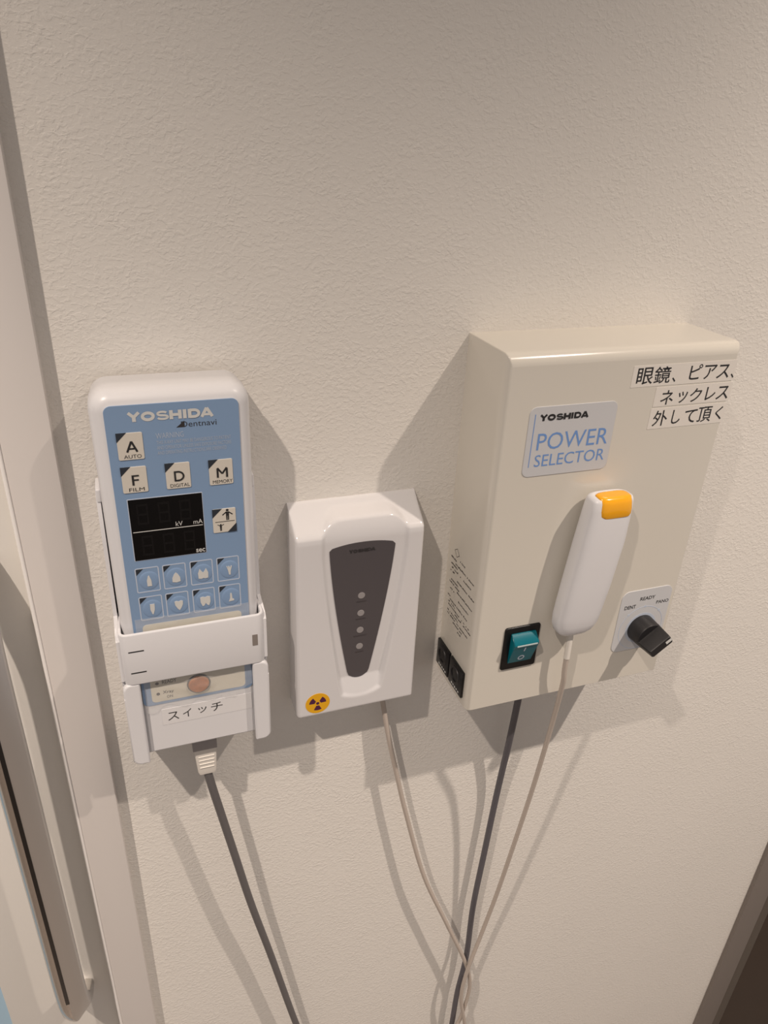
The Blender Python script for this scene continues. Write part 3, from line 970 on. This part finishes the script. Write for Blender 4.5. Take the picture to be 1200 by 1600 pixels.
# selector plate and knob
bm = nb(); slab(bm, 140.4, 193.6, -282.0, -216.6, D + .2, D - .5, rc=7.5, rf=.2)
kp = obj('selector_plate', bm, M['plate'], ps, label='pale plate printed DENT READY PANO')
yk = D - .5
KX, KZ = 167.6, -258.4
bm = nb()
text(bm, 'READY', 160.2, 176.0, -228.2, -224.6, yk, bold=.14, shear=.0)
text(bm, 'DENT', 145.2, 157.0, -235.4, -231.6, yk, bold=.14)
text(bm, 'PANO', 178.8, 192.0, -234.6, -231.2, yk, bold=.10)
obj('lettering', bm, M['dark_print'], kp)
bm = nb(); ring_shape(bm, KX, KZ, 22.6, 23.2, yk, yk - .1)
for a in (135, 90, 45):
    disc(bm, KX + 23 * math.cos(math.radians(a)), KZ + 23 * math.sin(math.radians(a)), 1.2, yk, yk - .12, n=16)
ring_shape(bm, KX, KZ, 12, 16.0, yk, yk - .1)
obj('dial_print', bm, M['print_pale'], kp)
kn = None
bm = nb()
n = 44
rl = []
for y, r in ((yk, 13.6), (yk - 1.0, 13.6), (yk - 13.5, 12.9), (yk - 15.0, 12.2)):
    rl.append([(KX + r * math.cos(2 * math.pi * k / n), y, KZ + r * math.sin(2 * math.pi * k / n)) for k in range(n)])
rings(bm, rl)
kn = obj('rotary_knob', bm, M['black_soft'], ps, label='black rotary knob turned to the upper right')
bm = nb()
ang = math.radians(38)
ca, sa = math.cos(ang), math.sin(ang)
def rot(u, v):
    return (KX + u * ca - v * sa, KZ + u * sa + v * ca)
def bar_ring(y, L, wd, r=1.4):
    out = []
    for u, v in rrect(-L, L, -wd, wd, r, 4):
        x, z = rot(u, v); out.append((x, y, z))
    return out
rings(bm, [bar_ring(yk - 13, 12.6, 5.6), bar_ring(yk - 17, 12.4, 4.4), bar_ring(yk - 29.0, 11.6, 4.4), bar_ring(yk - 30.0, 11.0, 3.9)])
gp = obj('knob_grip', bm, M['black_soft'], kn)
bm = nb()
a = [rot(u, v) for u, v in ((5.2, -1.5), (11.2, -1.5), (11.2, 1.5), (5.2, 1.5))]
prism(bm, a, yk - 29.9, yk - 30.15)
obj('pointer_mark', bm, M['print_white'], gp, label='white pointer mark')
# two black inlets on the left flank
for ya, yb in ((-.6, -26.0), (-28.0, -54.6)):
    bm = nb(); box(bm, -2.4, .5, yb, ya, -307.2, -280.2, bev=.7, seg=2)
    s_ = obj('connector_inlet', bm, M['black'], ps, label='black inlet on the left side')
    cy = (ya + yb) / 2
    bm = nb()
    n = 28
    rings(bm, [[(x, cy + 1 + r * math.cos(2 * math.pi * k / n), -292.2 + r * math.sin(2 * math.pi * k / n)) for k in range(n)] for x, r in ((-2.3, 8.6), (-3.0, 8.2), (-3.0, 6.4), (-1.0, 6.2))], cap0=False)
    obj('socket_ring', bm, M['black_soft'], s_)
    bm = nb()
    for k in range(5):
        box(bm, -2.6, -2.4, cy - 9 + k * 3.4, cy - 7.2 + k * 3.4, -304.8 + (k % 2) * .4, -303.2)
    obj('tiny_print', bm, M['print_white'], s_)
# rating text printed on the left flank: illegibly small rows
bm = nb()
rnd = random.Random(3)
def dash(y0, y1, z, h=1.0):
    vs = [bm.verts.new((-.12, y, zz)) for y, zz in ((y0, z), (y1, z), (y1, z + h), (y0, z + h))]
    bm.faces.new(vs)
for z, ya, yb in ((-186.5, -24, -33), (-190.0, -7, -17), (-193.0, -16, -52), (-196.0, -8, -20), (-199.5, -10, -48), (-203, -8, -16), (-207, -20, -54), (-211, -9, -26), (-214, -8, -26), (-217, -24, -55), (-220, -9, -20), (-224, -28, -50),
                  (-228, -7, -12), (-231, -10, -46), (-234, -8, -22), (-237, -10, -52), (-240, -24, -54), (-243, -9, -30), (-246, -10, -50), (-249.5, -22, -40), (-253, -32, -37)):
    y = ya
    while y > yb:
        w = rnd.uniform(.7, 1.7)
        if rnd.random() > .16:
            dash(y, y - w, z + rnd.uniform(-.2, .2), rnd.uniform(.9, 1.6))
        y -= w + rnd.uniform(.35, .7)
vs = [(-12.5, -180.6), (-17.0, -177.4), (-21.5, -181.8), (-17.0, -185.4)]
for (a, b), (c, d) in zip(vs, vs[1:] + vs[:1]):
    dx = Vector((c - a, d - b)).normalized(); p = Vector((-dx.y, dx.x)) * .22
    bm.faces.new([bm.verts.new((-.12, q, r)) for q, r in ((a + p.x, b + p.y), (c + p.x, d + p.y), (c - p.x, d - p.y), (a - p.x, b - p.y))])
obj('rating_print', bm, M['dark_print'], ps, label='tiny dark print on the left side')

bm = nb(); tube(bm, [(72, -34, -309), (73.2, -32, -330), (74.5, -30, -351.9), (78.9, -20, -416.5), (79.9, -12, -492.4), (76, -11, -592), (72.1, -11, -685.5), (73.3, -11, -782.5), (68.1, -11, -856.1), (66.9, -11, -928.6), (64, -11, -1050)], 3.4, n=14)
tag(obj('power_cable', bm, M['cable_power']), 'charcoal cable hanging straight down from under the cream switch box', 'cable')

# ------------------------------------------------------------------ hand switch hanging on the selector
hs = thing('hand_switch', 'white hand switch with an amber top button hanging on the cream switch box', 'hand switch', (88, D, -240))
def se_ring(z, cx, cy, hx, hy, p=3.3, n=48):
    out = []
    for k in range(n):
        a = 2 * math.pi * k / n
        c, s = math.cos(a), math.sin(a)
        out.append((cx + hx * math.copysign(abs(c) ** (2 / p), c), cy + hy * math.copysign(abs(s) ** (2 / p), s), z))
    return out
secs = [(-109.6, 95.6, -76.5, 14.0, 7.2), (-110.4, 95.6, -76.5, 17.4, 9.0), (-113, 95.4, -76.5, 18.7, 9.9), (-120, 95.0, -76.6, 19.6, 10.4), (-150, 92.6, -77, 21.0, 11.0), (-190, 88.6, -76.6, 21.0, 10.8), (-218, 85.8, -76, 20.4, 10.2),
        (-227, 85.4, -75.6, 19.6, 9.6), (-233, 84.8, -75.4, 17.0, 8.6), (-236.6, 84.4, -75.2, 13.0, 6.8), (-238, 84.3, -75.2, 8.0, 4.4)]
bm = nb(); rings(bm, [se_ring(*s) for s in secs])
bd = obj('body', bm, M['plastic'], hs, angle=60)
bm = nb(); box(bm, 84, 104, -68, D, -150, -128, bev=1)
obj('hanging_clip', bm, M['plastic'], hs)
# amber button let into the top front
bm = nb()
secs = [(-125.4, 96.6, -84.6, 9.5, 1.2), (-125.0, 96.6, -84.8, 12.6, 2.7), (-123.0, 96.4, -84.0, 14.2, 4.0), (-119.0, 96.2, -83.0, 14.6, 5.2), (-113.0, 95.9, -81.0, 14.6, 6.6), (-109.4, 95.7, -79.4, 14.4, 6.6), (-108.5, 95.7, -79.0, 13.4, 5.6), (-108.2, 95.7, -78.8, 11.0, 4.4)]
rings(bm, [se_ring(*s, p=3.4) for s in secs])
obj('button', bm, M['amber'], hs, angle=60, label='amber push button')
bm = nb(); tube(bm, [(84.3, -75.2, -236), (84.6, -75.4, -248), (85.0, -75.6, -266)], 2.5, n=16, radii=[3.6, 3.4, 3.1] + [2.7] * 60)
obj('strain_relief', bm, M['boot'], hs)
bm = nb(); tube(bm, [(84.9, -75.5, -262), (85.9, -75, -280), (88.4, -73, -300), (93.4, -62, -363.6), (94.1, -52, -448.1), (91.0, -42, -544.9), (86.6, -33, -637.8), (79.0, -27, -716.9), (68.5, -25.5, -785.8), (66, -24.5, -842.2), (77, -24, -905), (86, -22, -960), (80, -20, -1060)], 2.35, n=14)
tag(obj('hand_switch_cord', bm, M['cable_beige']), 'thin beige cord hanging from the bottom of the white hand switch', 'cord')
